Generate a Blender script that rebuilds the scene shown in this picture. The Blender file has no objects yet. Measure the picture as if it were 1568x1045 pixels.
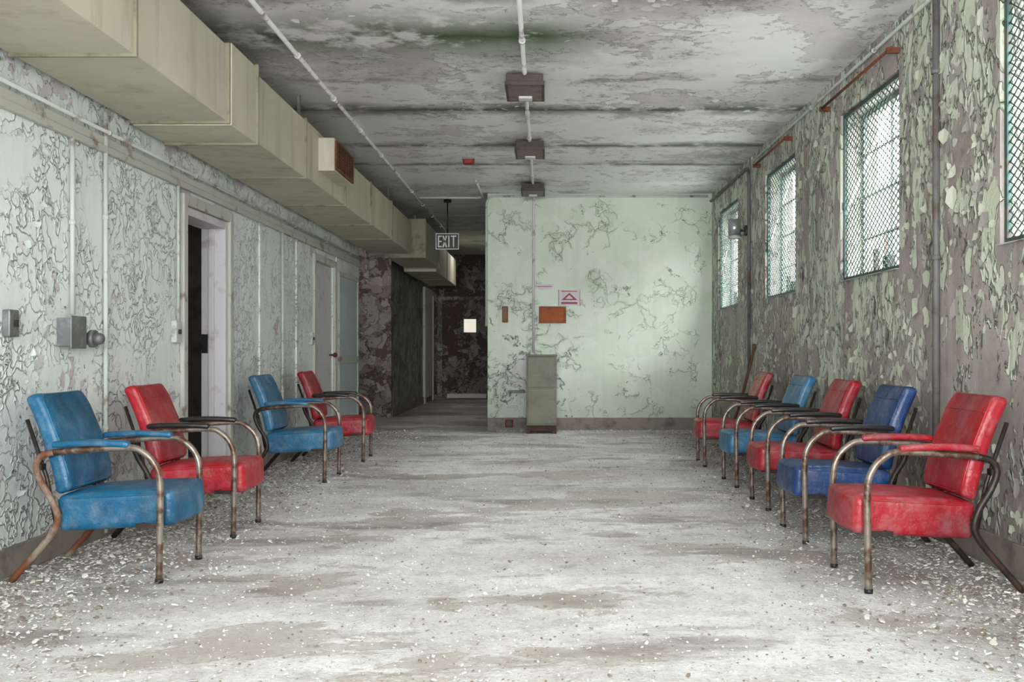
import bpy, bmesh, math, random
from mathutils import Vector, Matrix
random.seed(7)
scene = bpy.context.scene
COL = scene.collection
try:
    scene.view_settings.view_transform = 'Standard'
    scene.view_settings.look = 'None'
except Exception as ex_: print(ex_)

# ------------------------------------------------------------------ nodes
class NB:
    def __init__(s, name):
        s.mat = bpy.data.materials.new(name); s.mat.use_nodes = True
        s.nt = s.mat.node_tree
        s.b = s.nt.nodes['Principled BSDF']
    def n(s, t, ins=None, **props):
        nd = s.nt.nodes.new(t)
        for k, v in props.items(): setattr(nd, k, v)
        if ins:
            for k, v in ins.items(): s.put(nd.inputs[k], v)
        return nd
    def put(s, sock, v):
        if isinstance(v, bpy.types.NodeSocket): s.nt.links.new(v, sock)
        elif isinstance(v, (tuple, list)) and len(v) == 3 and sock.type == 'RGBA': sock.default_value = (*v, 1)
        else: sock.default_value = v
    def obj(s): return s.n('ShaderNodeTexCoord').outputs['Object']
    def mapping(s, v, sc): return s.n('ShaderNodeMapping', {'Vector': v, 'Scale': sc}).outputs[0]
    def noise(s, v, sc, det=5, rough=.55, dist=0, out='Fac'):
        return s.n('ShaderNodeTexNoise', {'Vector': v, 'Scale': sc, 'Detail': det, 'Roughness': rough, 'Distortion': dist}).outputs[out]
    def m(s, op, a, b=0.0, c=None):
        d = {0: a, 1: b}
        if c is not None: d[2] = c
        return s.n('ShaderNodeMath', d, operation=op).outputs[0]
    def mr(s, v, a, b, c=0.0, d=1.0):
        return s.n('ShaderNodeMapRange', {'Value': v, 'From Min': a, 'From Max': b, 'To Min': c, 'To Max': d}).outputs[0]
    def mix(s, f, a, b, mode='MIX'):
        nd = s.n('ShaderNodeMix', data_type='RGBA', blend_type=mode)
        s.put(nd.inputs[0], f); s.put(nd.inputs[6], a); s.put(nd.inputs[7], b)
        return nd.outputs[2]
    def bump(s, h, dist=.01, st=1.0):
        nd = s.n('ShaderNodeBump', {'Height': h, 'Distance': dist, 'Strength': st})
        s.nt.links.new(nd.outputs[0], s.b.inputs['Normal'])
    def base(s, c, rough=.8, metal=0.0):
        s.put(s.b.inputs['Base Color'], c); s.put(s.b.inputs['Roughness'], rough); s.put(s.b.inputs['Metallic'], metal)

def L(r, g, b):
    f = lambda c: (c/255/12.92) if c/255 <= .04045 else ((c/255+.055)/1.055)**2.4
    return (f(r), f(g), f(b))

def peel(name, paint, paint2, under, under2, cs=7, t=.56, zb=(0, 0, 3, 0), stretch=(1, 1, 1), crackcov=(.42, .52),
         crackw=.035, streak=.3, dark=(.07, .06, .055), bumpd=.02, rough=.75, cellamp=.3, edgeamt=.45, crackamt=.85, extra=None,
         distort=.8, shade_dirt=0.0, bigw=.4, ms=3.2):
    s = NB(name); co = s.obj(); mp = s.mapping(co, stretch)
    dn = s.noise(mp, 2.6, 4, .62, out='Color')
    v1 = s.n('ShaderNodeVectorMath', {0: dn, 1: (.5, .5, .5)}, operation='SUBTRACT').outputs[0]
    v2 = s.n('ShaderNodeVectorMath', {0: v1, 'Scale': distort}, operation='SCALE').outputs[0]
    P = s.n('ShaderNodeVectorMath', {0: mp, 1: v2}, operation='ADD').outputs[0]
    e = s.n('ShaderNodeTexVoronoi', {'Vector': P, 'Scale': cs}, feature='DISTANCE_TO_EDGE').outputs['Distance']
    ccol = s.n('ShaderNodeTexVoronoi', {'Vector': P, 'Scale': cs}, feature='F1').outputs['Color']
    ccol2 = s.n('ShaderNodeTexVoronoi', {'Vector': P, 'Scale': cs*2.3}, feature='F1').outputs['Color']
    cell = s.n('ShaderNodeSeparateColor', {0: ccol}).outputs[0]
    cell2 = s.n('ShaderNodeSeparateColor', {0: ccol}).outputs[1]
    cell3 = s.n('ShaderNodeSeparateColor', {0: ccol2}).outputs[0]
    big = s.noise(co, .8, 4, .55); med = s.noise(mp, ms, 7, .6)
    z = s.n('ShaderNodeSeparateXYZ', {0: co}).outputs[2]
    zbv = s.mr(z, zb[0], zb[2], zb[1], zb[3])
    pv = s.m('ADD', s.m('MULTIPLY', med, 1-bigw), s.m('MULTIPLY', big, bigw))
    pv = s.m('ADD', pv, s.m('MULTIPLY', s.m('SUBTRACT', cell, .5), cellamp))
    pv = s.m('ADD', pv, s.m('MULTIPLY', s.m('SUBTRACT', cell3, .5), cellamp*.4))
    pv = s.m('ADD', pv, zbv)
    mask = s.mr(pv, t-.006, t+.006)
    edge = s.mr(s.m('ABSOLUTE', s.m('SUBTRACT', pv, t)), 0, .016, 1, 0)
    cm = s.mr(s.noise(co, 2.2, 4, .6), crackcov[0], crackcov[1])
    crack = s.m('MULTIPLY', s.mr(e, 0, crackw, 1, 0), cm)
    inv = s.m('SUBTRACT', 1, mask)
    pc = s.mix(s.mr(s.noise(co, 1.3, 3), .35, .65), paint, paint2)
    pc = s.mix(s.m('MULTIPLY', cell2, .2), pc, (.88, .88, .86))
    uc = s.mix(s.mr(s.noise(co, 2.3, 6, .7), .38, .62), under, under2)
    c = s.mix(mask, pc, uc)
    c = s.mix(s.m('MULTIPLY', s.m('MULTIPLY', crack, inv), crackamt), c, dark)
    c = s.mix(s.m('MULTIPLY', edge, edgeamt), c, dark)
    sv = s.noise(s.mapping(co, (5, 5, .5)), 1.4, 5, .65)
    c = s.mix(s.m('MULTIPLY', s.mr(sv, .5, .72), streak), c, L(100, 90, 78))
    if shade_dirt:
        dv = s.mr(s.m('ADD', z, s.m('MULTIPLY', s.noise(co, 2.0, 5, .6), -1.1)), -.55, .25, 1, 0)  # low brown band: shade behind the chairs painted in, plus dirty wall foot
        c = s.mix(s.m('MULTIPLY', dv, shade_dirt), c, L(92, 80, 68))
    if extra: c = extra(s, co, c)
    s.base(c, rough)
    fine = s.noise(co, 38, 3, .6)
    curl = s.m('MULTIPLY', s.mr(e, 0, .12, .5, 0), cm)
    h = s.m('ADD', inv, s.m('MULTIPLY', fine, .12))
    h = s.m('ADD', h, s.m('MULTIPLY', s.m('SUBTRACT', curl, s.m('MULTIPLY', crack, 1.2)), inv))
    s.bump(h, bumpd)
    return s.mat

def simple(name, c, rough=.6, metal=0., c2=None, nsc=6, amt=(.5, .65), bump=0.0):
    s = NB(name); co = s.obj()
    if c2: c = s.mix(s.mr(s.noise(co, nsc, 6, .65), amt[0], amt[1]), c, c2)
    s.base(c, rough, metal)
    if bump: s.bump(s.noise(co, nsc*4, 4), bump)
    return s.mat

# wall materials
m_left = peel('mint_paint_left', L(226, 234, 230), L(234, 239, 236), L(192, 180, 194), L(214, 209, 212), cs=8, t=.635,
              zb=(1.9, 0, 2.35, .10), crackcov=(.44, .56), streak=.15, cellamp=.2, crackw=.024, crackamt=.62, edgeamt=.35, bumpd=.013, rough=.5, shade_dirt=.35, ms=2.4)
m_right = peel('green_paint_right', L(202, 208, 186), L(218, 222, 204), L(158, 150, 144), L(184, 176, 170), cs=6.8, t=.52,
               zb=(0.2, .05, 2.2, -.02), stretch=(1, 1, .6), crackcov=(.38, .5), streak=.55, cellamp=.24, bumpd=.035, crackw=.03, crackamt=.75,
               edgeamt=.6, rough=.6, shade_dirt=.6, bigw=.45, ms=2.3)
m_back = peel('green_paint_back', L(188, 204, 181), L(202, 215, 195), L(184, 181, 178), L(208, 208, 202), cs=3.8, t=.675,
              zb=(.6, .085, 1.25, 0), crackcov=(.51, .58), crackw=.010, streak=.12, cellamp=.17, bumpd=.010, edgeamt=.5, rough=.36, shade_dirt=.4, crackamt=.9, ms=2.4)

def ceil_extra(s, co, c):
    sp = s.n('ShaderNodeSeparateXYZ', {0: co}); x = sp.outputs[0]; y = sp.outputs[1]
    wob = s.m('MULTIPLY', s.m('SUBTRACT', s.noise(co, 1.7, 5, .6), .5), .4)
    yy = s.m('ADD', y, wob)
    brk = s.noise(co, 2.2, 5, .65)
    blot = s.noise(s.mapping(co, (.7, 1.2, 1)), 1.3, 6, .62)
    c = s.mix(s.m('MULTIPLY', s.mr(blot, .50, .64), .28), c, L(146, 140, 134))
    mould = s.noise(co, 14, 4, .7)
    c = s.mix(s.m('MULTIPLY', s.m('MULTIPLY', s.mr(blot, .49, .55), s.mr(mould, .54, .61)), .4), c, L(100, 102, 78))
    for Y, w, lo, col, a in ((7.95, .22, .36, L(78, 86, 54), .95), (9.35, .16, .38, L(90, 94, 66), .9), (10.3, .12, .42, L(104, 102, 80), .8),
                       (6.15, .6, .36, L(66, 84, 38), 1.0), (4.6, .25, .44, L(92, 90, 72), .7), (7.1, .1, .48, L(112, 106, 96), .6), (5.4, .16, .46, L(100, 98, 80), .7)):
        band = s.mr(s.m('ABSOLUTE', s.m('SUBTRACT', yy, Y)), 0, w, 1, 0)
        if Y == 6.15:
            band = s.m('MULTIPLY', band, s.mr(x, .6, 0))
        c = s.mix(s.m('MULTIPLY', s.m('MULTIPLY', band, s.mr(brk, lo, lo+.1)), a), c, col)
    for Y in (7.98, 9.38, 10.32):   # form joints between the slabs
        ln = s.mr(s.m('ABSOLUTE', s.m('SUBTRACT', s.m('ADD', y, s.m('MULTIPLY', wob, .06)), Y)), 0, .018, 1, 0)
        c = s.mix(s.m('MULTIPLY', s.m('MULTIPLY', ln, s.mr(brk, .34, .46)), .9), c, L(48, 42, 38))
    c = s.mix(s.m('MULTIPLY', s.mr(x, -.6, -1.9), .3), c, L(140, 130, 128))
    return c
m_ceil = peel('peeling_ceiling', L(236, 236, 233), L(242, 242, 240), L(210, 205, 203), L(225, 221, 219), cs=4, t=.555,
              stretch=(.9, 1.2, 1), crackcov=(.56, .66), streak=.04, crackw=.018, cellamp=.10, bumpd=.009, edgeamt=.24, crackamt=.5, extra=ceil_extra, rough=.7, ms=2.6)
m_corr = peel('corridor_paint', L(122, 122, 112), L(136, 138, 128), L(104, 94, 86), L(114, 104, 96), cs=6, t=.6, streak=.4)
m_rust = peel('rusty_paint', L(112, 104, 102), L(100, 90, 87), L(82, 64, 56), L(72, 57, 50), cs=7, t=.54, streak=.5, cellamp=.15, edgeamt=.25, ms=2.2)

def floor_mat():
    s = NB('dusty_concrete'); co = s.obj()
    a = s.noise(s.mapping(co, (.7, 1.1, 1)), .9, 6, .62, .4); b = s.noise(co, 6, 7, .75); g = s.noise(co, 46, 5, .75)
    c = s.mix(s.mr(a, .44, .60), L(238, 237, 236), L(208, 204, 200))
    c = s.mix(s.m('MULTIPLY', s.mr(b, .47, .62), .5), c, L(178, 172, 165))
    c = s.mix(s.m('MULTIPLY', s.mr(g, .53, .65), .55), c, L(130, 125, 118))
    c = s.mix(s.m('MULTIPLY', s.mr(s.noise(co, 20, 5, .7), .56, .62), .45), c, L(240, 240, 239))
    w = s.noise(s.mapping(co, (.7, 1.2, 1)), 1.0, 8, .66, .3)
    wet = s.mr(w, .53, .575)
    c = s.mix(s.m('MULTIPLY', wet, .6), c, L(146, 136, 123))
    w2 = s.noise(s.mapping(co, (.6, 1.6, 1)), 1.5, 7, .6, .3)
    c = s.mix(s.m('MULTIPLY', s.mr(w2, .56, .64), .6), c, L(112, 102, 90))
    w3 = s.noise(co, .55, 5, .6, .2)
    c = s.mix(s.m('MULTIPLY', s.mr(w3, .5, .64), .35), c, L(136, 130, 122))
    edge = s.mr(s.m('ABSOLUTE', s.m('SUBTRACT', w, .553)), 0, .009, 1, 0)
    c = s.mix(s.m('MULTIPLY', edge, .5), c, L(128, 108, 84))
    sp = s.n('ShaderNodeSeparateXYZ', {0: co}); x = s.m('ABSOLUTE', s.m('ADD', sp.outputs[0], .15))
    side_tone = s.mr(s.m('ADD', x, s.m('MULTIPLY', a, .8)), 1.8, 2.5)  # tone darkens towards both side walls
    c = s.mix(s.m('MULTIPLY', side_tone, .6), c, L(122, 115, 105))
    s.base(c, s.mr(wet, 0, 1, .8, .32))
    h = s.m('ADD', s.m('MULTIPLY', b, 1), s.m('MULTIPLY', g, .6))
    s.bump(h, .03, s.mr(wet, 0, 1, .9, .35))
    return s.mat
m_floor = floor_mat()
m_base = simple('baseboard_taupe', L(132, 124, 114), .7, 0, L(100, 92, 82), 5, bump=.005)
m_conduit = simple('painted_conduit', L(194, 199, 193), .6, 0, L(140, 126, 112), 7, (.56, .66))
m_conduit_w = simple('white_conduit', L(218, 217, 214), .6, 0, L(140, 124, 112), 6, (.56, .66))
m_conduit_g = simple('grey_conduit', L(112, 110, 108), .6, .2, L(90, 74, 62), 7)
def duct_mat():
    s = NB('cream_duct'); co = s.obj()
    c = s.mix(s.mr(s.noise(co, 1.2, 5), .35, .65), L(206, 201, 180), L(192, 189, 170))
    sv = s.noise(s.mapping(co, (4, 6, .6)), 1.2, 7, .65)
    c = s.mix(s.m('MULTIPLY', s.mr(sv, .52, .7), .5), c, L(146, 136, 106))
    c = s.mix(s.m('MULTIPLY', s.mr(s.noise(co, 3, 8, .7), .6, .68), .35), c, L(216, 214, 202))
    s.base(c, .6); s.bump(s.noise(co, 3, 4), .02, .5); return s.mat
m_duct = duct_mat()
m_seam = simple('duct_seam', L(144, 141, 118), .6, 0, L(112, 106, 82), 8)
m_frame_w = simple('lavender_enamel', L(206, 202, 206), .5, 0, L(172, 163, 167), 6, (.55, .7))
m_framebeige = simple('beige_door_casing', L(188, 188, 179), .6, 0, L(130, 116, 106), 6, (.56, .66))
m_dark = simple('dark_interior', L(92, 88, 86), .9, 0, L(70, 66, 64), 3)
m_teal = simple('teal_window_steel', L(46, 80, 72), .5, 0, L(84, 76, 68), 9, (.5, .62))
m_sash = simple('pale_sash_steel', L(100, 114, 110), .5, 0, L(90, 84, 76), 9, (.54, .64))
m_wire = simple('guard_wire', L(92, 110, 103), .5, .2)
m_black = simple('black_paint', L(24, 22, 22), .45, 0, L(60, 52, 48), 12, (.6, .7))
m_rustm = simple('rusted_iron', L(116, 66, 44), .8, .1, L(74, 46, 34), 14, bump=.003)
m_galv = simple('galvanised_box', L(112, 112, 114), .5, .4, L(140, 140, 140), 12)
m_alu = simple('aluminium', L(190, 192, 194), .3, .8)
m_plate = simple('dark_brown_fixture', L(78, 68, 65), .6, .1, L(58, 50, 47), 9)
m_diff = simple('amber_diffuser', L(122, 103, 97), .5, 0, L(94, 80, 75), 14)
m_wood = simple('board_wood', L(140, 76, 40), .6, 0, L(108, 58, 32), 20)
m_cork = simple('cork_board', L(172, 98, 60), .9, 0, L(148, 80, 46), 40)
m_paper = simple('paper', L(222, 218, 218), .8)
m_pink = simple('pink_print', L(176, 76, 112), .8)
m_mat_red = simple('alarm_red', L(140, 40, 34), .5)
m_locker = simple('khaki_locker', L(116, 116, 98), .5, .1, L(92, 89, 72), 5, (.5, .7))
m_white = simple('sign_white', L(226, 226, 222), .6)

# ------------------------------------------------------------------ mesh helpers
def mkobj(name, bm, mats, parent=None, smooth=False, bevel=0):
    bmesh.ops.recalc_face_normals(bm, faces=bm.faces[:])
    me = bpy.data.meshes.new(name); bm.to_mesh(me); bm.free()
    for m in (mats if isinstance(mats, (list, tuple)) else [mats]): me.materials.append(m)
    if smooth:
        for p in me.polygons: p.use_smooth = True
    o = bpy.data.objects.new(name, me); COL.objects.link(o)
    if bevel:
        b = o.modifiers.new('bevel', 'BEVEL'); b.width = bevel; b.segments = 2; b.limit_method = 'ANGLE'
    if parent: o.parent = parent
    return o
def box(bm, x0, x1, y0, y1, z0, z1, mi=0):
    vs = [bm.verts.new((x, y, z)) for x in (x0, x1) for y in (y0, y1) for z in (z0, z1)]
    for f in ((0, 1, 3, 2), (4, 6, 7, 5), (0, 4, 5, 1), (2, 3, 7, 6), (0, 2, 6, 4), (1, 5, 7, 3)):
        bm.faces.new([vs[i] for i in f]).material_index = mi
def boxes(name, lst, mats, parent=None, bevel=0):
    bm = bmesh.new()
    for b in lst: box(bm, *b)
    return mkobj(name, bm, mats, parent, bevel=bevel)
def empty(name, loc=(0, 0, 0), rz=0):
    e = bpy.data.objects.new(name, None); COL.objects.link(e); e.location = loc; e.rotation_euler = (0, 0, rz)
    e.empty_display_size = .1
    return e
def smooth_path(pts, sub=8, rad=None):
    pts = [Vector(p) for p in pts]; out = []
    if rad is not None:
        out.append(pts[0])
        for i in range(1, len(pts)-1):
            a, b, c = pts[i-1], pts[i], pts[i+1]
            r = min(rad, (a-b).length*.5, (c-b).length*.5)
            p0 = b+(a-b).normalized()*r; p2 = b+(c-b).normalized()*r
            for k in range(6):
                t = k/5; out.append(p0*(1-t)**2+b*2*t*(1-t)+p2*t*t)
        out.append(pts[-1]); return out
    P = [pts[0]*2-pts[1]]+pts+[pts[-1]*2-pts[-2]]
    for i in range(1, len(P)-2):
        for k in range(sub):
            t = k/sub
            out.append(.5*((2*P[i])+(P[i+1]-P[i-1])*t+(2*P[i-1]-5*P[i]+4*P[i+1]-P[i+2])*t*t+(3*P[i]-3*P[i+1]+P[i+2]-P[i-1])*t**3))
    out.append(pts[-1]); return out
def sweep(bm, path, r, seg=10, mi=0, closed=False):
    path = [Vector(p) for p in path]; n = len(path); rings = []
    up = None
    for i, p in enumerate(path):
        if closed: t = (path[(i+1) % n]-path[i-1]).normalized()
        else: t = (path[min(i+1, n-1)]-path[max(i-1, 0)]).normalized()
        if up is None:
            up = t.orthogonal().normalized()
        up = (up-t*up.dot(t)).normalized(); side = t.cross(up)
        rings.append([bm.verts.new(p+(up*math.cos(a)+side*math.sin(a))*r) for a in [2*math.pi*k/seg for k in range(seg)]])
    m = n if closed else n-1
    for i in range(m):
        A, B = rings[i], rings[(i+1) % n]
        for k in range(seg):
            f = bm.faces.new((A[k], A[(k+1) % seg], B[(k+1) % seg], B[k])); f.smooth = True; f.material_index = mi
    if not closed:
        bm.faces.new(rings[0][::-1]).material_index = mi; bm.faces.new(rings[-1]).material_index = mi
def pipe(name, pts, r, mat, rad=.06, parent=None, clamps=0):
    bm = bmesh.new(); path = smooth_path(pts, rad=rad); sweep(bm, path, r)
    if clamps:
        pts = [Vector(p) for p in pts]
        for a, b in zip(pts, pts[1:]):
            ln = (b-a).length; k = int(ln/clamps)
            for i in range(1, k+1):
                c = a.lerp(b, (i-.5)/k) ; d = (b-a).normalized()*.012
                sweep(bm, [c-d, c+d], r*1.45)
    return mkobj(name, bm, mat, parent)
def rbox(bm, cx, cy, cz, hx, hy, hz, r, n=10, puff=None, mi=0, xf=None):
    def axis(h):
        a = [-h, -h+r*.3, -h+r*.65, -h+r]
        m = max(2, n); inner = [(-h+r)+(2*(h-r))*i/m for i in range(1, m)]
        return a+inner+[h-r, h-r*.65, h-r*.3, h]
    ax, ay, az = axis(hx), axis(hy), axis(hz)
    cache = {}
    def V(p):
        k = tuple(round(c, 6) for c in p)
        if k in cache: return cache[k]
        p = Vector(p); q = Vector((max(-hx+r, min(hx-r, p.x)), max(-hy+r, min(hy-r, p.y)), max(-hz+r, min(hz-r, p.z))))
        d = p-q; o = q+d.normalized()*r if d.length > 1e-9 else p
        if puff: o = puff(o)
        if xf: o = xf @ o
        v = bm.verts.new((o.x+cx, o.y+cy, o.z+cz)); cache[k] = v; return v
    def grid(A, B, f):
        for i in range(len(A)-1):
            for j in range(len(B)-1):
                fc = bm.faces.new((V(f(A[i], B[j])), V(f(A[i+1], B[j])), V(f(A[i+1], B[j+1])), V(f(A[i], B[j+1]))))
                fc.smooth = True; fc.material_index = mi
    for sgn in (-1, 1):
        grid(ax, ay, lambda a, b: (a, b, sgn*hz)); grid(ax, az, lambda a, b: (a, sgn*hy, b)); grid(ay, az, lambda a, b: (sgn*hx, a, b))

# ------------------------------------------------------------------ room shell
XL, XR, ZC, YB, Y0 = -2.38, 2.08, 2.96, 12.23, -1.8
WT = .15
def grid_wall(name, axis, t0, t1, u0, u1, z0, z1, holes, mat, parent=None):
    us = sorted({u0, u1, *[h[0] for h in holes], *[h[1] for h in holes]})
    bm = bmesh.new()
    for a, b in zip(us, us[1:]):
        uc = (a+b)/2
        hs = [h for h in holes if h[0] < uc < h[1]]
        cols = [(z0, z1)] if not hs else [c for c in ((z0, hs[0][2]), (hs[0][3], z1)) if c[1]-c[0] > 1e-4]
        for c, d in cols:
            if axis == 'x': box(bm, t0, t1, a, b, c, d)
            else: box(bm, a, b, t0, t1, c, d)
    return mkobj(name, bm, mat, parent)
boxes('floor', [(-5.2, 2.5, Y0-.2, 20.4, -.12, 0)], m_floor)
boxes('ceiling', [(-5.2, 2.5, Y0-.2, 20.4, ZC, ZC+.12)], m_ceil)
WIN = [(10.58, 11.77), (8.15, 9.26), (5.76, 6.90), (3.32, 4.48), (.9, 2.05), (-1.45, -.3)]
WZ0, WZ1 = 1.48, 2.655
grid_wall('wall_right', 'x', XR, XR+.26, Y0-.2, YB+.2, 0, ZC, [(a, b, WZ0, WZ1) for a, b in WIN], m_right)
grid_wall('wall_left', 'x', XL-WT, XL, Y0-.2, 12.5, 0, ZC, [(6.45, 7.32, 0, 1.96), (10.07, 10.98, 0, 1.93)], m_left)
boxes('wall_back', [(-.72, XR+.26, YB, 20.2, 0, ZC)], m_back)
boxes('wall_corridor', [(-4.2, -2.30, 14.6, 20.2, 0, ZC)], m_corr)
boxes('wall_alcove', [(-4.3, -4.1, 12.3, 14.6, 0, ZC), (-4.2, XL-WT, 12.3, 12.5, 0, ZC)], m_corr)
boxes('wall_corridor_end', [(-2.3, -.72, 20.0, 20.2, 0, ZC)], m_rust)
boxes('wall_pier', [(-4.1, -2.29, 14.56, 14.62, 0, ZC)], m_rust)
grid_wall('wall_rear', 'y', Y0-.2, Y0, XL-.2, XR+.2, 0, ZC, [(-1.9, -.2, .9, 2.7), (.0, 1.7, .9, 2.7)], m_back)  # unseen end wall; its openings are added to admit frontal fill
boxes('wall_side_room', [(-5.0, -4.9, 5, 11.5, 0, ZC), (-4.9, XL-WT, 5, 5.1, 0, ZC), (-4.9, XL-WT, 9.2, 9.3, 0, ZC), (-4.9, XL-WT, 11.4, 11.5, 0, ZC)], m_dark)
boxes('baseboard_left', [(XL, XL+.018, Y0, 6.38, 0, .13), (XL, XL+.018, 7.40, 9.99, 0, .13), (XL, XL+.018, 11.06, 12.5, 0, .13)], m_base, bevel=.004)
boxes('baseboard_right', [(XR-.018, XR, Y0, YB, 0, .15)], m_base, bevel=.004)
boxes('baseboard_back', [(-.72, XR-.018, YB-.018, YB, 0, .16)], m_base, bevel=.004)
boxes('baseboard_corridor', [(-2.30, -2.28, 14.62, 20, 0, .13), (-2.3, -.72, 19.98, 20, 0, .1)], m_base)
boxes('trim_1', [(XL, XL+.03, 2.0, 12.5, 2.06, 2.10), (XL, XL+.018, 2.0, 12.5, 2.10, 2.15)], m_framebeige, bevel=.006)
pipe('wall_conduit', [(XL+.035, 2, 2.17), (XL+.035, 12.45, 2.17)], .010, m_conduit, clamps=1.2)
boxes('trim_2', [(XL, XL+.014, y-.025, y+.025, .13, 2.06) for y in (8.15, 9.35, 11.14)], m_left, bevel=.004)
boxes('trim_3', [(-2.30, -2.255, 18.4, 18.55, 0, 2.1), (-2.30, -2.255, 19.75, 19.9, 0, 2.1), (-2.3, -2.255, 18.4, 19.9, 2.1, 2.2), (-2.30, -2.27, 18.55, 19.75, .1, 2.1)], m_frame_w)

# ------------------------------------------------------------------ doors
def casing(y0, y1, z1, w=.07, p=.03):
    return [(XL-.0, XL+p, y0, y0+w, 0, z1+w), (XL, XL+p, y1-w, y1, 0, z1+w), (XL, XL+p, y0+w, y1-w, z1, z1+w)]
d1 = empty('door_1', (0, 0, 0))
boxes('casing', casing(6.38, 7.39, 1.96), m_framebeige, d1, .005)
boxes('jamb', [(XL-.17, XL+.01, 7.26, 7.318, 0, 1.955), (XL-.17, XL+.01, 6.452, 6.50, 0, 1.955), (XL-.17, XL+.01, 6.5, 7.26, 1.90, 1.955),
               (XL-.11, XL-.07, 7.235, 7.26, 0, 1.9), (XL-.11, XL-.07, 6.5, 6.52, 0, 1.9)], m_frame_w, d1, .004)
boxes('strike_plate', [(XL-.165, XL-.12, 7.252, 7.262, .98, 1.12), (XL-.16, XL-.13, 7.235, 7.255, 1.0, 1.05)], m_black, d1)
boxes('leaf', [(XL-1.0, XL-.19, 6.44, 6.485, .01, 1.9)], m_frame_w, d1, .003)
boxes('hinge', [(XL-.195, XL-.16, 6.48, 6.505, z, z+.1) for z in (.25, 1.0, 1.65)], m_galv, d1)
d2 = empty('door_2')
boxes('casing', casing(10.0, 11.05, 1.93), m_framebeige, d2, .005)
boxes('leaf', [(XL-.06, XL-.015, 10.075, 10.975, .01, 1.925)], m_frame_w, d2, .003)
boxes('panel_trim', [(XL-.015, XL-.008, 10.2, 10.85, .2, .85), (XL-.015, XL-.008, 10.2, 10.85, 1.0, 1.8)], m_frame_w, d2, .003)
bm = bmesh.new(); sweep(bm, [(XL-.02, 10.87, .95), (XL+.045, 10.87, .95)], .012); rbox(bm, XL+.05, 10.87, .95, .022, .028, .028, .02, 3)
mkobj('knob', bm, m_rustm, d2)
d3 = empty('door_3')
boxes('casing', casing(11.22, 12.38, 1.86, .05, .025), m_framebeige, d3, .004)
boxes('leaf', [(XL, XL+.012, 11.27, 12.33, .14, 1.86)], simple('pale_blue_panel', L(188, 200, 203), .4, 0, L(200, 207, 208), 3), d3)
boxes('mid_rail', [(XL+.01, XL+.03, 11.27, 12.33, .85, .93)], m_framebeige, d3, .004)
d4 = empty('door_4')
boxes('frame', [(-2.2, -2.1, 19.95, 20, 0, 2.1), (-1.15, -1.05, 19.95, 20, 0, 2.1), (-2.1, -1.15, 19.95, 20, 2.03, 2.1)], m_corr, d4)
boxes('leaf', [(-2.1, -1.66, 19.96, 19.995, .02, 2.03), (-1.41, -1.15, 19.96, 19.995, .02, 2.03), (-1.66, -1.41, 19.96, 19.995, .02, 1.37), (-1.66, -1.41, 19.96, 19.995, 1.64, 2.03)], m_rust, d4)
boxes('kick_plate', [(-2.0, -1.2, 19.945, 19.96, .03, .12)], m_conduit_w, d4)
s = NB('lit_frosted_glass'); s.base((.8, .8, .7), .5); s.b.inputs['Emission Color'].default_value = (1, .93, .78, 1); s.b.inputs['Emission Strength'].default_value = .7
boxes('vision_pane', [(-1.66, -1.41, 19.975, 19.985, 1.37, 1.64)], s.mat, d4)

# ------------------------------------------------------------------ windows
def window(idx, y0, y1):
    w = empty('window_%d' % idx); z0, z1 = WZ0, WZ1; X = XR+.03
    boxes('guard_frame', [(X-.012, X+.012, y0+.002, y0+.03, z0+.002, z1-.002), (X-.012, X+.012, y1-.03, y1-.002, z0+.002, z1-.002),
                    (X-.012, X+.012, y0+.03, y1-.03, z0+.002, z0+.03), (X-.012, X+.012, y0+.03, y1-.03, z1-.03, z1-.002)], m_teal, w)
    Xs = XR+.15; W = y1-y0; H = z1-z0; bars = []
    t = .012
    bars += [(Xs, Xs+.03, y0+.002, y0+.04, z0+.002, z1-.002), (Xs, Xs+.03, y1-.04, y1-.002, z0+.002, z1-.002), (Xs, Xs+.03, y0+.04, y1-.04, z0+.002, z0+.04), (Xs, Xs+.03, y0+.04, y1-.04, z1-.04, z1-.002)]
    for k in (1, 2, 3): bars.append((Xs+.005, Xs+.02, y0+.04, y1-.04, z0+H*k/4-t/2, z0+H*k/4+t/2))
    for k in (1,): bars.append((Xs+.005, Xs+.02, y0+W*k/2-t/2, y0+W*k/2+t/2, z0+.04, z1-.04))
    boxes('sash', bars, m_sash, w)
    boxes('latch', [(Xs-.05, Xs, y0+W*.42, y0+W*.50, z0+.04, z0+.13), (Xs-.03, Xs, y0+W*.68, y0+W*.71, z0+.04, z0+.2)], m_black, w)
    bm = bmesh.new(); a0, a1, b0, b1 = y0+.025, y1-.025, z0+.025, z1-.025
    dz = .045; sl = .62
    for sg in (1, -1):
        c = -((a1-a0)*sl) if sg == 1 else 0
        cmax = (b1-b0) + (0 if sg == 1 else (a1-a0)*sl)
        while c < cmax:
            pts = []
            for y in (a0, a1):
                z = c+sg*sl*(y-a0)
                if 0 <= z <= b1-b0: pts.append((y, z+b0))
            for z in (0, b1-b0):
                y = a0+(z-c)/(sg*sl)
                if a0 < y < a1: pts.append((y, z+b0))
            if len(pts) >= 2:
                p, q = pts[0], pts[1]
                if abs(p[0]-q[0]) > .01: sweep(bm, [(X, *p), (X, *q)], .0036, 4)
            c += dz
    mkobj('wire_guard', bm, m_wire, w)
    boxes('sill', [(XR-.02, XR+.25, y0+.001, y1-.001, z0, z0+.004)], m_conduit, w)
for i, (a, b) in enumerate(WIN): window(i+1, a, b)
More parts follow.
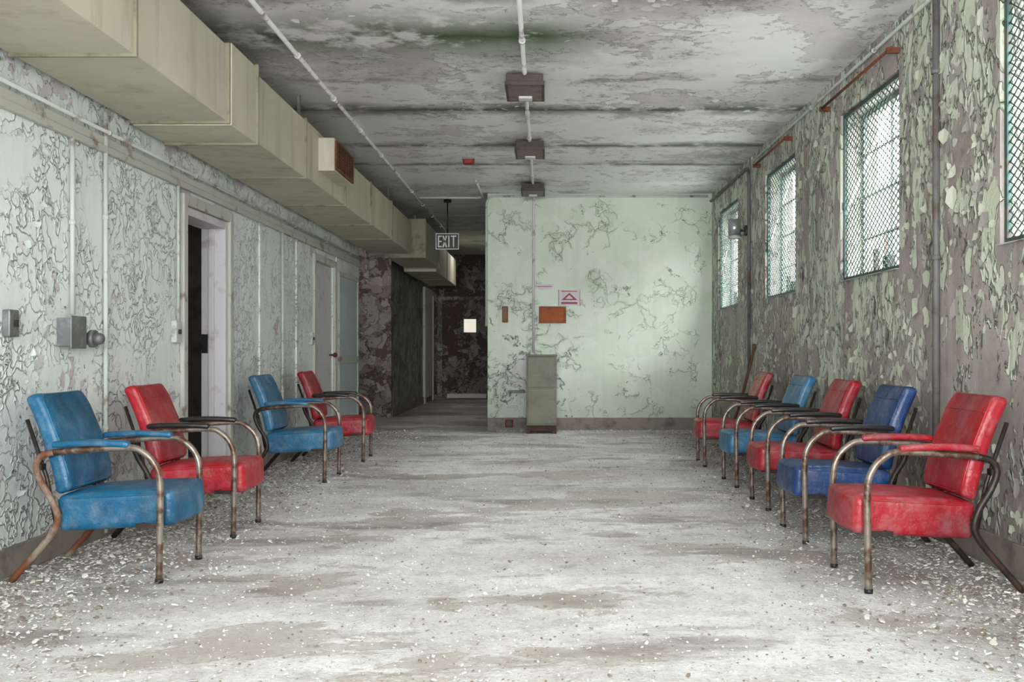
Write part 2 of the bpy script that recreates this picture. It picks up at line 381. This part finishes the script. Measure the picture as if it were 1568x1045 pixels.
for i, (a, b) in enumerate(((-1.9, -.2), (.0, 1.7))):  # unseen rear windows, added as frontal fill for the room
    w = empty('window_%d' % (7+i))
    boxes('sash', [(a, a+.05, Y0-.12, Y0-.06, .9, 2.7), (b-.05, b, Y0-.12, Y0-.06, .9, 2.7), (a, b, Y0-.12, Y0-.06, .9, .95), (a, b, Y0-.12, Y0-.06, 2.65, 2.7),
                   (a, b, Y0-.11, Y0-.07, 1.79, 1.82), ((a+b)/2-.015, (a+b)/2+.015, Y0-.11, Y0-.07, .95, 2.65)], m_teal, w)

def brick_mat():
    s = NB('pale_brick'); co = s.obj()
    mp = s.n('ShaderNodeMapping', {'Vector': co, 'Rotation': (math.radians(90), 0, math.radians(90))}).outputs[0]
    b = s.n('ShaderNodeTexBrick', {'Vector': mp, 'Color1': (*L(82, 64, 61), 1), 'Color2': (*L(70, 55, 53), 1), 'Mortar': (*L(88, 82, 80), 1), 'Scale': 3.0})
    s.base(b.outputs[0], .9); return s.mat
m_brick = brick_mat()
nb = empty('wall_neighbouring_building')
grid_wall('facade', 'x', 13, 13.3, -20, 70, -1, 7.5, [(y, y+1.6, 3.2, 5.6) for y in range(-16, 66, 4)], m_brick, nb)
boxes('facade_windows', [(13.15, 13.2, y, y+1.6, 3.2, 5.6) for y in range(-16, 66, 4)], simple('facade_glass', L(56, 66, 70), .3), nb)
boxes('ledges', [(12.85, 13.0, -20, 70, 2.9, 3.1), (12.8, 13.0, -20, 70, 7.3, 7.6)], m_conduit_w, nb)
boxes('ground', [(2.5, 40, -30, 80, -1.1, -1.0)], simple('outside_ground', L(150, 150, 146), .9))

# ------------------------------------------------------------------ duct
du = empty('air_duct')
bm = bmesh.new()
secs = [(-1.5, 1.9, 0, 0), (1.9, 3.55, .01, 0), (3.55, 4.30, 0, .0), (4.30, 5.56, .0, .0), (5.56, 6.05, .02, .02), (6.05, 7.35, .0, 0), (7.35, 8.75, .01, 0), (8.75, 10.1, 0, 0), (10.1, 11.4, .01, 0), (11.4, 13.2, 0, 0)]
for a, b, o, p in secs:
    box(bm, -2.345, -1.80+o, a+.004, b-.004, 2.30-p, 2.73+p, 0)
    box(bm, -2.35, -1.785+o, b-.022, b+.002, 2.285-p, 2.745+p, 1)
box(bm, -2.15, -1.62, 13.2, 14.9, 2.26, 2.76); box(bm, -2.16, -1.605, 13.18, 13.22, 2.245, 2.775, 1); box(bm, -2.16, -1.605, 14.88, 14.92, 2.245, 2.775, 1)
box(bm, -2.15, -1.66, 14.9, 18.2, 2.20, 2.68)
box(bm, -2.16, -1.65, 16.5, 16.54, 2.19, 2.69, 1)
mkobj('duct_run', bm, [m_duct, m_seam], du, bevel=.006)
boxes('hanger', [(x, x+.02, y, y+.03, 2.7, ZC) for y in (2.4, 4.9, 7.5, 9.6, 11.8, 14.2) for x in (-2.3, -1.9)], m_galv, du)
bm = bmesh.new()
box(bm, -1.8, -1.665, 7.73, 8.47, 2.42, 2.68, 0)
for k in range(9): box(bm, -1.67, -1.652, 7.80, 8.40, 2.45+k*.023, 2.458+k*.023, 1)
for k in range(7): box(bm, -1.67, -1.655, 7.80+k*.1, 7.806+k*.1, 2.45, 2.65, 1)
box(bm, -1.668, -1.65, 7.76, 8.44, 2.435, 2.45, 1); box(bm, -1.668, -1.65, 7.76, 8.44, 2.65, 2.665, 1)
box(bm, -1.668, -1.65, 7.76, 7.80, 2.45, 2.65, 1); box(bm, -1.668, -1.65, 8.40, 8.44, 2.45, 2.65, 1)
box(bm, -1.666, -1.660, 7.8, 8.4, 2.45, 2.65, 2)
mkobj('grille_box', bm, [m_duct, m_rustm, m_black], du)

# ------------------------------------------------------------------ conduits
cz = ZC-.018
pipe('ceiling_conduit', [(-.145, Y0, cz), (-.145, YB-.02, cz), (-.145, YB-.02, .97)], .015, m_conduit_w, clamps=.9)
pipe('ceiling_conduit', [(-1.63, Y0, cz), (-1.63, 12.5, cz), (-1.63, 18, cz)], .015, m_conduit_w, clamps=1.1)
pipe('ceiling_conduit', [(-1.60, 12.45, cz), (-.79, 12.45, cz), (-.79, 12.18, cz), (-.79, 11.2, cz)], .014, m_conduit_w, .1)
pipe('wall_conduit', [(XR-.05, YB-.02, 2.925), (-.735, YB-.02, 2.925), (-.735, YB-.02, 1.3)], .014, m_conduit, .12)
pipe('wall_conduit', [(XL+.02, 4.89, 2.1), (XL+.02, 4.89, 1.18)], .012, m_conduit, clamps=.6)
pipe('wall_conduit', [(XL+.02, 5.26, 2.28), (XL+.02, 5.26, .02)], .012, m_conduit, clamps=.8)
pipe('wall_conduit', [(XL+.02, 8.8, 2.1), (XL+.02, 8.8, .14)], .012, m_conduit, clamps=.8)
pipe('wall_conduit', [(XL+.02, 6.30, 2.1), (XL+.02, 6.30, 1.2)], .01, m_conduit)
pipe('wall_conduit', [(XR-.022, 5.16, ZC), (XR-.022, 5.16, .02)], .018, m_conduit_g, clamps=.9)
pipe('wall_conduit', [(XR-.022, Y0, 2.88), (XR-.022, 9.75, 2.88), (XR-.022, 9.75, 2.93)], .011, m_conduit, clamps=1.3)
pipe('wall_conduit', [(XR-.022, YB-.05, 2.86), (XR-.022, 9.9, 2.86), (XR-.022, 9.9, .8)], .016, m_conduit_g, .15, clamps=1.1)
pipe('wall_conduit', [(XR-.022, 9.9, 2.22), (XR-.022, 10.1, 2.22)], .012, m_conduit_g)

for y in (6.85, 9.05, 11.35):
    f = empty('ceiling_light', (-.145, y, 0))
    boxes('housing', [(-.13, .13, -.0, .44, 2.865, 2.94), (-.05, .05, .1, .3, 2.94, ZC)], m_plate, f, .006)
    boxes('rim', [(-.14, .14, -.01, .01, 2.855, 2.885), (-.14, .14, .43, .45, 2.855, 2.885), (-.14, -.12, .01, .43, 2.855, 2.885), (.12, .14, .01, .43, 2.855, 2.885)], m_plate, f, .003)
    boxes('diffuser', [(-.12, .12, .01, .43, 2.855, 2.868)], m_diff, f)
    bm = bmesh.new(); rbox(bm, 0, .34, 2.852, .05, .05, .012, .01, 2); mkobj('lens', bm, m_conduit_w, f)
sd = empty('smoke_alarm', (-.785, 10.0, 0))
bm = bmesh.new(); rbox(bm, 0, 0, 2.93, .055, .055, .03, .02, 3); mkobj('body', bm, m_mat_red, sd)
boxes('base', [(-.06, .06, -.06, .06, 2.945, ZC)], m_galv, sd)

# exit sign
ex = empty('exit_sign', (-1.27, 12.7, 0))
boxes('box', [(-.145, .145, 0, .06, 2.315, 2.515)], m_black, ex, .006)
boxes('border', [(-.15, .15, -.008, .0, 2.51, 2.52), (-.15, .15, -.008, .0, 2.31, 2.32), (-.15, -.14, -.008, 0, 2.32, 2.51), (.14, .15, -.008, 0, 2.32, 2.51)], m_white, ex)
lt = []
def bar(x0, x1, z0, z1): lt.append((x0, x1, -.007, .0, z0, z1))
z0, z1, t = 2.34, 2.49, .016
x = -.122; bar(x, x+t, z0, z1); [bar(x+t, x+.05, a, a+t) for a in (z0, (z0+z1)/2-t/2, z1-t)]
x = .012; bar(x, x+t, z0, z1)
x = .045; bar(x, x+.072, z1-t, z1); bar(x+.028, x+.028+t, z0, z1-t)
bm = bmesh.new()
for l in lt: box(bm, *l)
for sg in (1, -1):
    cx, czz, w, h = -.032, (z0+z1)/2, .022, .075
    vs = [bm.verts.new((cx+sg*(-w)-.009, yy, czz-h)) for yy in (-.007, 0)]+[bm.verts.new((cx+sg*(-w)+.009, yy, czz-h)) for yy in (-.007, 0)]
    vt = [bm.verts.new((cx+sg*w-.009, yy, czz+h)) for yy in (-.007, 0)]+[bm.verts.new((cx+sg*w+.009, yy, czz+h)) for yy in (-.007, 0)]
    bm.faces.new((vs[0], vs[2], vt[2], vt[0])); bm.faces.new((vs[0], vt[0], vt[1], vs[1])); bm.faces.new((vs[2], vs[3], vt[3], vt[2]))
mkobj('letters', bm, m_white, ex)
bm = bmesh.new(); sweep(bm, [(0, .03, 2.51), (0, .03, 2.95)], .009); sweep(bm, [(0, .03, 2.925), (0, .03, ZC)], .05, 16); mkobj('stem', bm, m_black, ex)

# ------------------------------------------------------------------ left wall electrics
je = empty('fire_alarm_bell', (XL, 4.86, 1.09))
boxes('box', [(0, .07, -.09, .05, -.07, .07), (.07, .078, -.1, .06, -.08, .08)], m_galv, je, .006)
bm = bmesh.new(); sweep(bm, [(.03, .05, -.02), (.03, .12, -.02)], .02); sweep(bm, [(.0, .14, -.03), (.06, .14, -.03)], .03, 14); sweep(bm, [(.06, .14, -.03), (.085, .14, -.03)], .045, 18)
rbox(bm, .10, .14, -.03, .03, .03, .03, .028, 3); mkobj('horn', bm, m_galv, je)
def switchbox(y, z, nm='light_switch', mat=m_galv, w=.04, h=.06):
    e = empty(nm, (XL, y, z)); boxes('box', [(0, .035, -w, w, -h, h)], mat, e, .005); boxes('toggle', [(.035, .05, -.008, .008, -.015, .015)], m_black, e)
switchbox(4.33, 1.12); switchbox(6.27, 1.12, mat=m_conduit, h=.07); switchbox(9.9, 1.12, mat=m_conduit)
fl = empty('wall_floodlight', (XR, 10.05, 2.2))
bm = bmesh.new(); sweep(bm, [(0, 0, .03), (-.09, 0, .03)], .014); rbox(bm, -.02, 0, .03, .02, .05, .05, .01, 2)
mkobj('bracket', bm, m_black, fl)
bm = bmesh.new(); sweep(bm, [(-.14, 0, -.02), (-.14, 0, .14)], .065, 20); sweep(bm, [(-.14, 0, -.03), (-.14, 0, -.02)], .075, 20); sweep(bm, [(-.14, 0, .14), (-.14, 0, .15)], .05, 20)
mkobj('can', bm, m_alu, fl)
bm = bmesh.new(); sweep(bm, [(-.14, 0, -.05), (-.14, 0, -.03)], .06, 20); mkobj('glass', bm, m_white, fl)
for (a, b, zz) in ((5.72, 7.2, 2.77), (8.2, 9.5, 2.79)):
    cr = empty('curtain_rod', (XR, 0, zz))
    bm = bmesh.new()
    sweep(bm, [(-.06, a, 0), (-.06, b, .0)], .010)
    for y in (a+.04, b-.04): box(bm, -.075, 0, y-.012, y+.012, -.022, .012)
    mkobj('rod_and_brackets', bm, m_rustm, cr)
bm = bmesh.new(); sweep(bm, smooth_path([(1.78, 9.72, .014), (1.93, 9.68, .5), (2.055, 9.62, 1.03)], 6), .014)
rbox(bm, 2.052, 9.62, 1.035, .018, .018, .03, .014, 3); mkobj('leaning_wooden_stick', bm, simple('dark_wood', L(92, 54, 36), .6))

# ------------------------------------------------------------------ back wall items
lk = empty('steel_cabinet', (-.045, 11.93, 0))
bm = bmesh.new()
box(bm, -.18, .18, -.2, .27, .10, .93, 0); box(bm, -.19, .19, -.21, .28, .93, .95, 0)
box(bm, -.165, .165, -.212, -.2, .56, .915, 0); box(bm, -.165, .165, -.212, -.2, .12, .54, 0)
mkobj('body', bm, m_locker, lk, bevel=.005)
boxes('handle', [(.10, .13, -.23, -.21, .68, .76), (-.14, -.06, -.222, -.21, .84, .87), (-.03, .03, -.222, -.21, .47, .485)], m_galv, lk)
boxes('base', [(-.17, .17, -.18, .25, .03, .10), (-.18, -.14, -.2, -.15, 0, .1), (.14, .18, -.2, -.15, 0, .1), (-.18, -.14, .2, .25, 0, .1), (.14, .18, .2, .25, 0, .1)], simple('rusty_base', L(78, 50, 42), .8, 0, L(52, 42, 38), 12), lk)
cb = empty('cork_notice_board', (.09, YB, 1.445))
boxes('frame', [(-.17, .17, -.02, 0, .085, .105), (-.17, .17, -.02, 0, -.105, -.085), (-.17, -.15, -.02, 0, -.085, .085), (.15, .17, -.02, 0, -.085, .085)], m_wood, cb)
boxes('cork', [(-.15, .15, -.012, 0, -.085, .085)], m_cork, cb)
ps = empty('paper_notice', (.30, YB, 1.66))
boxes('sheet', [(-.135, .135, -.006, 0, -.1, .1)], m_paper, ps)
bm = bmesh.new()
box(bm, -.10, .10, -.008, -.006, -.080, -.055); box(bm, -.10, .10, -.008, -.006, .075, .085)
for bx_ in (-.135, .129): box(bm, bx_, bx_+.006, -.008, -.006, -.1, .1)
vs = [bm.verts.new(p) for p in ((-.1, -.008, -.03), (.1, -.008, -.03), (.0, -.008, .06))]
vi = [bm.verts.new(p) for p in ((-.05, -.008, -.015), (.05, -.008, -.015), (0, -.008, .035))]
for a, b in ((0, 1), (1, 2), (2, 0)): bm.faces.new((vs[a], vs[b], vi[b], vi[a]))
mkobj('print', bm, m_pink, ps)
ps2 = empty('torn_notice', (0.0, YB, 1.80)); boxes('sheet', [(-.11, .1, -.004, 0, -.03, .03)], m_paper, ps2)
boxes('print', [(-.1, .08, -.006, -.004, -.004, .004)], m_pink, ps2)
wb = empty('wooden_key_box', (-.50, YB, 1.45)); boxes('body', [(-.035, .035, -.07, 0, -.1, .1)], m_wood, wb, .006); boxes('front', [(-.028, .028, -.076, -.07, -.09, .09)], simple('old_wood', L(134, 100, 78), .7), wb)
sb = empty('wall_bracket_shelf', (-.36, YB, .49)); boxes('plate', [(-.1, .1, -.12, 0, -.012, .012), (-.09, -.07, -.08, 0, -.06, -.012)], m_locker, sb, .004)
ob = empty('floor_outlet_box', (-.45, YB, .09)); boxes('box', [(-.05, .05, -.03, 0, -.05, .05)], m_rustm, ob, .01); boxes('hole', [(-.03, .03, -.033, -.03, -.03, .03)], m_black, ob)

# ------------------------------------------------------------------ chairs
def vinyl(name, c, c2, dust, dustc=L(190, 190, 190)):
    s = NB(name); co = s.obj()
    oi = s.n('ShaderNodeObjectInfo').outputs['Random']
    v = s.n('ShaderNodeVectorMath', {0: co, 1: s.n('ShaderNodeCombineXYZ', {0: s.m('MULTIPLY', oi, 30.)}).outputs[0]}, operation='ADD').outputs[0]
    c = s.mix(s.mr(s.noise(v, 5, 6, .6), .35, .65), c, c2)
    c = s.mix(s.m('MULTIPLY', s.mr(s.noise(v, 9, 8, .75), .48, .7), dust), c, dustc)
    c = s.mix(s.m('MULTIPLY', s.mr(s.noise(v, 3.2, 5, .6), .48, .68), .4), c, L(24, 20, 26))
    ck = s.n('ShaderNodeTexVoronoi', {'Vector': s.n('ShaderNodeVectorMath', {0: v, 1: s.n('ShaderNodeVectorMath', {0: s.noise(v, 8, 3, out='Color'), 'Scale': .12}, operation='SCALE').outputs[0]}, operation='ADD').outputs[0], 'Scale': 14}, feature='DISTANCE_TO_EDGE').outputs['Distance']
    ckm = s.m('MULTIPLY', s.mr(ck, 0, .018, 1, 0), s.mr(s.noise(v, 4, 4, .6), .54, .62))
    c = s.mix(s.m('MULTIPLY', ckm, .7), c, L(36, 24, 24))
    c = s.mix(s.m('MULTIPLY', s.mr(s.noise(v, 30, 6, .7), .64, .7), .5), c, L(30, 24, 24))
    s.base(c, s.mr(s.noise(v, 14, 5), .3, .7, .28, .5)); s.bump(s.m('ADD', s.noise(v, 5, 5, .6), s.m('MULTIPLY', s.noise(v, 90, 3), .12)), .016, .7)
    return s.mat
V = {'blueL': vinyl('blue_vinyl', L(4, 84, 120), L(10, 98, 136), .22), 'redL': vinyl('red_vinyl', L(158, 14, 32), L(176, 26, 42), .24),
     'blueL2': vinyl('faded_blue_vinyl', L(34, 100, 138), L(54, 118, 156), .36), 'blueR': vinyl('navy_blue_vinyl', L(12, 50, 100), L(20, 64, 118), .25),
     'redR': vinyl('deep_red_vinyl', L(144, 12, 28), L(164, 24, 40), .22)}
m_tubeA = simple('worn_chrome_tube', L(140, 130, 120), .36, .5, L(92, 64, 48), 14, (.44, .58), .001)
m_tubeD = simple('blackened_tube', L(46, 40, 38), .45, .4, L(80, 60, 50), 14, (.5, .65), .001)
m_tubeR = simple('rusted_tube', L(112, 66, 42), .7, .2, L(140, 128, 116), 7, (.5, .64), .001)
m_armblack = simple('black_armrest', L(30, 26, 28), .35, 0, L(90, 80, 76), 16, (.58, .7))
def chair(x, y, face, vin, rz=0, arm=None, tube=None, rear=None):
    e = empty('armchair', (x, y, 0), (0 if face > 0 else math.pi)+math.radians(rz))
    w = .24; r = .0145
    front = [(.30, 0), (.303, .20), (.305, .42), (.285, .505), (.235, .56), (.17, .582), (-.02, .572), (-.15, .562)]
    back = [(-.15, .562), (-.205, .545), (-.228, .50), (-.205, .43), (-.155, .345), (-.135, .27), (-.165, .205), (-.235, .12), (-.335, .008)]
    for i, sy in enumerate((-1, 1)):
        bm = bmesh.new()
        sweep(bm, smooth_path([(a, sy*w, b) for a, b in front], 5), r, 12, 0)
        sweep(bm, smooth_path([(a, sy*w, b) for a, b in back], 5), r, 12, 1)
        sweep(bm, [(.30, sy*w, 0), (.30, sy*w, .018)], r*1.2, 12, 2)
        mkobj('side_frame_%d' % (i+1), bm, [tube or m_tubeA, rear or m_tubeD, m_black], e)
        bm = bmesh.new()
        def pf(o):
            k = o.x/.16; return Vector((o.x, o.y*(1-.25*k*k), o.z-.008*k*k))
        rbox(bm, .01, sy*w, .603, .165, .026, .014, .012, 6, puff=pf)
        mkobj('armrest_%d' % (i+1), bm, arm or vin, e)
    bm = bmesh.new()
    sweep(bm, [(.22, -w, .245), (.22, w, .245)], .010); sweep(bm, [(-.14, -w, .30), (-.14, w, .30)], .010)
    for sy in (-1, 1):
        box(bm, .20, .31, sy*w-.006, sy*w+.006, .235, .255)
        sweep(bm, [(-.16, sy*.205, .25), (-.20, sy*.205, .45), (-.285, sy*.205, .70)], .009)
        box(bm, -.235, -.205, min(sy*.2, sy*w), max(sy*.2, sy*w), .485, .51)
    mkobj('cross_rails', bm, m_tubeD, e)
    hx, hy, hz = .25, .212, .078
    tilt = Matrix.Rotation(math.radians(-3), 3, 'Y')
    def ps(o):
        u = max(0, 1-(o.x/hx)**2); v = max(0, 1-(o.y/hy)**2)
        if o.z > 0: o = Vector((o.x, o.y, o.z+.022*(u*v)**.6))
        if o.x > 0: o = Vector((o.x+.018*v*(o.x/hx), o.y*(1-.03*o.x/hx), o.z))
        return o
    bm = bmesh.new(); rbox(bm, .095, 0, .303, hx, hy, hz, .028, 12, puff=ps, xf=tilt)
    loop = []; N = 64; zz = hz-.012
    for k in range(N):
        a = 2*math.pi*k/N; ca, sa = math.cos(a), math.sin(a)
        px = math.copysign(abs(ca)**.22, ca)*(hx-.003); py = math.copysign(abs(sa)**.22, sa)*(hy-.003)
        o = ps(Vector((px, py, 0))); o.z = zz; o = tilt @ o
        loop.append((o.x+.095, o.y, o.z+.303))
    sweep(bm, loop, .0045, 6, 0, closed=True)
    mkobj('seat_cushion', bm, vin, e)
    bhx, bhy, bhz = .034, .214, .225
    bt = Matrix.Rotation(math.radians(-19), 3, 'Y')
    def pb(o):
        u = max(0, 1-(o.z/bhz)**2); v = max(0, 1-(o.y/bhy)**2)
        dx = .016*(u*v)**.5 if o.x > 0 else 0
        dx += .012*(o.y/bhy)**2 + .018*(o.z/bhz)**2*(-1)
        return Vector((o.x+dx, o.y*(1-.04*max(0, o.z/bhz)), o.z))
    bx = -.192
    bm = bmesh.new(); rbox(bm, bx, 0, .597, bhx, bhy, bhz, .024, 12, puff=pb, xf=bt)
    loop = []
    for k in range(64):
        a = 2*math.pi*k/64; ca, sa = math.cos(a), math.sin(a)
        py = math.copysign(abs(ca)**.2, ca)*(bhy-.012); pz = math.copysign(abs(sa)**.2, sa)*(bhz-.012)
        o = pb(Vector((bhx-.004, py, pz))); o = bt @ o; loop.append((o.x+bx, o.y, o.z+.597))
    sweep(bm, loop, .004, 6, 0, closed=True)
    row = []
    for k in range(17):
        py = -bhy*.93+bhy*1.86*k/16; o = pb(Vector((bhx, py, bhz*.62))); o = bt @ o; row.append((o.x+bx, o.y, o.z+.597))
    sweep(bm, row, .003, 6)
    mkobj('backrest', bm, vin, e)
    return e
chair(-1.96, 4.45, 1, V['blueL'], 0, rear=m_tubeR)
chair(-1.965, 5.45, 1, V['redL'], 1, arm=m_armblack)
chair(-1.965, 7.65, 1, V['blueL2'], -1)
chair(-1.94, 9.0, 1, V['redL'], 2, arm=m_armblack)
chair(1.63, 4.27, -1, V['redR'], 0, rear=m_tubeD)
chair(1.645, 5.30, -1, V['blueR'], 0, arm=m_armblack)
chair(1.69, 6.34, -1, V['redR'], 0, arm=m_armblack)
chair(1.69, 7.37, -1, V['blueL2'], 1, arm=m_armblack)
chair(1.675, 8.62, -1, V['redL'], -2, arm=m_armblack)

# ------------------------------------------------------------------ paint flakes on walls and floor
def flakes(name, groups, mats, seed):
    R = random.Random(seed); bm = bmesh.new()
    for N, fn, rmin, rmax, curl, mis in groups:
        c = 0
        while c < N:
            o = fn(R)
            if o is None: continue
            P, u, v, n = o; c += 1
            r = R.uniform(rmin, rmax)*(1 if R.random() < .8 else 1.6); k = R.randint(6, 9); a0 = R.random()*6.28
            da = R.random()*6.28; cl = R.uniform(.2, 1)*curl; asp = R.uniform(.4, 1); mi = R.choice(mis)
            vs = []
            for i in range(k):
                a = a0+i*6.283/k+R.uniform(-.25, .25); rr = r*R.uniform(.5, 1.2)
                x, y = rr*math.cos(a), rr*asp*math.sin(a)
                t = (x*math.cos(da)+y*math.sin(da))/r; t = max(0, (t+1)/2)
                vs.append(bm.verts.new(P+u*x+v*y+n*(.0015+cl*r*t*t)))
            ce = bm.verts.new(P+n*(.0015+cl*r*.2))
            for i in range(k):
                f = bm.faces.new((vs[i], vs[(i+1) % k], ce)); f.material_index = mi
    me = bpy.data.meshes.new(name); bm.to_mesh(me); bm.free()
    for m in mats: me.materials.append(m)
    ob = bpy.data.objects.new(name, me); COL.objects.link(ob); return ob
X_, Y_, Z_ = Vector((1, 0, 0)), Vector((0, 1, 0)), Vector((0, 0, 1))
def fR(R):
    y = R.uniform(2, 12.1); z = R.uniform(.2, 2.72)
    for a, b in WIN:
        if a-.06 < y < b+.06 and WZ0-.07 < z < WZ1+.07: return None
    if math.sin(y*2.1+z*1.3)+math.sin(z*4.1-y*1.2) < R.uniform(-1.5, .8): return None
    return Vector((XR, y, z)), Y_, Z_*1.5, -X_
def fL(R):
    y = R.uniform(2, 12.4); z = R.uniform(.2, 2.3)
    for a, b in ((6.2, 7.45), (9.8, 12.45), (4.7, 5.05), (4.25, 4.4)):
        if a < y < b and z < 2.05: return None
    if math.sin(y*2.7+z*1.3)+math.sin(z*3.1+y*1.2) < R.uniform(-.8, 1.6): return None
    return Vector((XL, y, z)), Y_, Z_, X_
def fC(R):
    x = R.uniform(-1.5, 2.0); y = R.uniform(3, 12.1)
    if -1 < x < -.6 and 9.8 < y < 10.2: return None
    if math.sin(y*2.7)+math.sin(x*3.1+y*1.2) < R.uniform(-.5, 1.8): return None
    return Vector((x, y, ZC)), X_, Y_, -Z_
fm = lambda n, c: simple(n, c, .75)
fmats = [fm('flake_g1', L(200, 205, 185)), fm('flake_g2', L(214, 217, 201)), fm('flake_g3', L(160, 155, 149)), fm('flake_l1', L(228, 235, 231)), fm('flake_l2', L(210, 206, 210)),
         fm('flake_c1', L(230, 230, 228)), fm('flake_c2', L(210, 206, 204))]
flakes('peeling_paint_flakes', [(2400, fR, .012, .034, .6, (0, 1, 2))], fmats, 1)
flakes('peeling_paint_flakes', [(700, fL, .010, .026, .5, (3, 4))], fmats, 2)
flakes('peeling_ceiling_flakes', [(700, fC, .012, .03, .5, (5, 6))], fmats, 3)
def rubble(name, groups, mats, seed):
    R = random.Random(seed); bm = bmesh.new()
    for N, fn, rmin, rmax, mis in groups:
        c = 0
        while c < N:
            p = fn(R)
            if p is None: continue
            c += 1; r = R.uniform(rmin, rmax)*(1.0 if R.random() < .85 else 1.7); mi = R.choice(mis)
            k = R.randint(4, 6); a0 = R.random()*6.28; tx, ty = R.uniform(-.4, .4), R.uniform(-.4, .4); th = r*R.uniform(.15, .5)
            base = [(r*R.uniform(.6, 1.1)*math.cos(a0+i*6.28/k), r*R.uniform(.6, 1.1)*math.sin(a0+i*6.28/k)) for i in range(k)]
            lift = r*.35
            lo = [bm.verts.new((p[0]+x, p[1]+y, max(0.0005, lift+x*tx+y*ty))) for x, y in base]
            hi = [bm.verts.new((p[0]+x*.85, p[1]+y*.85, max(0.0005, lift+x*tx+y*ty)+th)) for x, y in base]
            bm.faces.new(hi).material_index = mi
            for i in range(k): bm.faces.new((lo[i], lo[(i+1) % k], hi[(i+1) % k], hi[i])).material_index = mi
    me = bpy.data.meshes.new(name); bm.to_mesh(me); bm.free()
    for m in mats: me.materials.append(m)
    ob = bpy.data.objects.new(name, me); COL.objects.link(ob); return ob
def rl(R):
    x = XL+.03+abs(R.gauss(0, .38)); y = R.uniform(2.6, 12.2)
    return None if x > -1.0 else (x, y)
def rr(R):
    x = XR-.03-abs(R.gauss(0, .38)); y = R.uniform(2.6, 12.1)
    return None if x < 1.0 else (x, y)
def rc(R): return (R.uniform(-2.3, 2.0), 2.6+9.5*R.random()**1.3)
def rb(R): return (R.uniform(-.6, 1.9), YB-.03-abs(R.gauss(0, .12)))
rm = [fm('chip_white', L(212, 208, 203)), fm('chip_grey', L(164, 159, 152)), fm('chip_green', L(190, 192, 178)), fm('chip_brown', L(120, 106, 92))]
rubble('paint_chip_debris', [(15000, rl, .0025, .010, (0, 1, 1, 2, 3)), (14000, rr, .0025, .010, (0, 1, 1, 2, 3)), (18000, rc, .002, .006, (0, 0, 1, 3)), (900, rb, .005, .012, (0, 1, 2))], rm, 5)

# ------------------------------------------------------------------ light
w = bpy.data.worlds.new('overcast'); scene.world = w; w.use_nodes = True
bg = w.node_tree.nodes['Background']; bg.inputs[0].default_value = (.955, .985, 1.0, 1); bg.inputs[1].default_value = 30.0
def portal(loc, rot, sx, sy):
    l = bpy.data.lights.new('window_portal', 'AREA'); l.shape = 'RECTANGLE'; l.size = sx; l.size_y = sy
    l.cycles.is_portal = True
    o = bpy.data.objects.new('window_portal', l); COL.objects.link(o); o.location = loc; o.rotation_euler = rot
for a, b in WIN: portal((XR+.24, (a+b)/2, (WZ0+WZ1)/2), (0, math.radians(90), 0), WZ1-WZ0, b-a)
for a, b in ((-1.9, -.2), (.0, 1.7)): portal(((a+b)/2, Y0-.18, 1.8), (math.radians(90), 0, 0), b-a, 1.8)
def area(name, loc, rot, sz, p, col=(1, .96, .9)):
    l = bpy.data.lights.new(name, 'AREA'); l.size = sz; l.energy = p; l.color = col
    o = bpy.data.objects.new(name, l); COL.objects.link(o); o.location = loc; o.rotation_euler = rot
area('alcove_fill', (-3.6, 13.2, 2.8), (math.radians(30), 0, 0), .5, 13)  # added fill to lift the alcove and pier, no fixture modelled
area('corridor_fill', (-1.3, 17.5, 2.85), (0, 0, 0), .4, 6)  # added fill to brighten the dim corridor, no fixture modelled
area('side_room_fill', (-3.8, 7.6, 2.85), (0, 0, 0), .5, 6)  # weak added fill so the first doorway's interior reads grey

# ------------------------------------------------------------------ camera
cd = bpy.data.cameras.new('camera'); cam = bpy.data.objects.new('camera', cd); COL.objects.link(cam)
cam.location = (0, 0, 1.0); cam.rotation_euler = (math.radians(90), 0, 0)
cd.sensor_width = 36; cd.lens = 34.44; cd.shift_x = -.0325; cd.shift_y = .00925; cd.clip_end = 200
scene.camera = cam
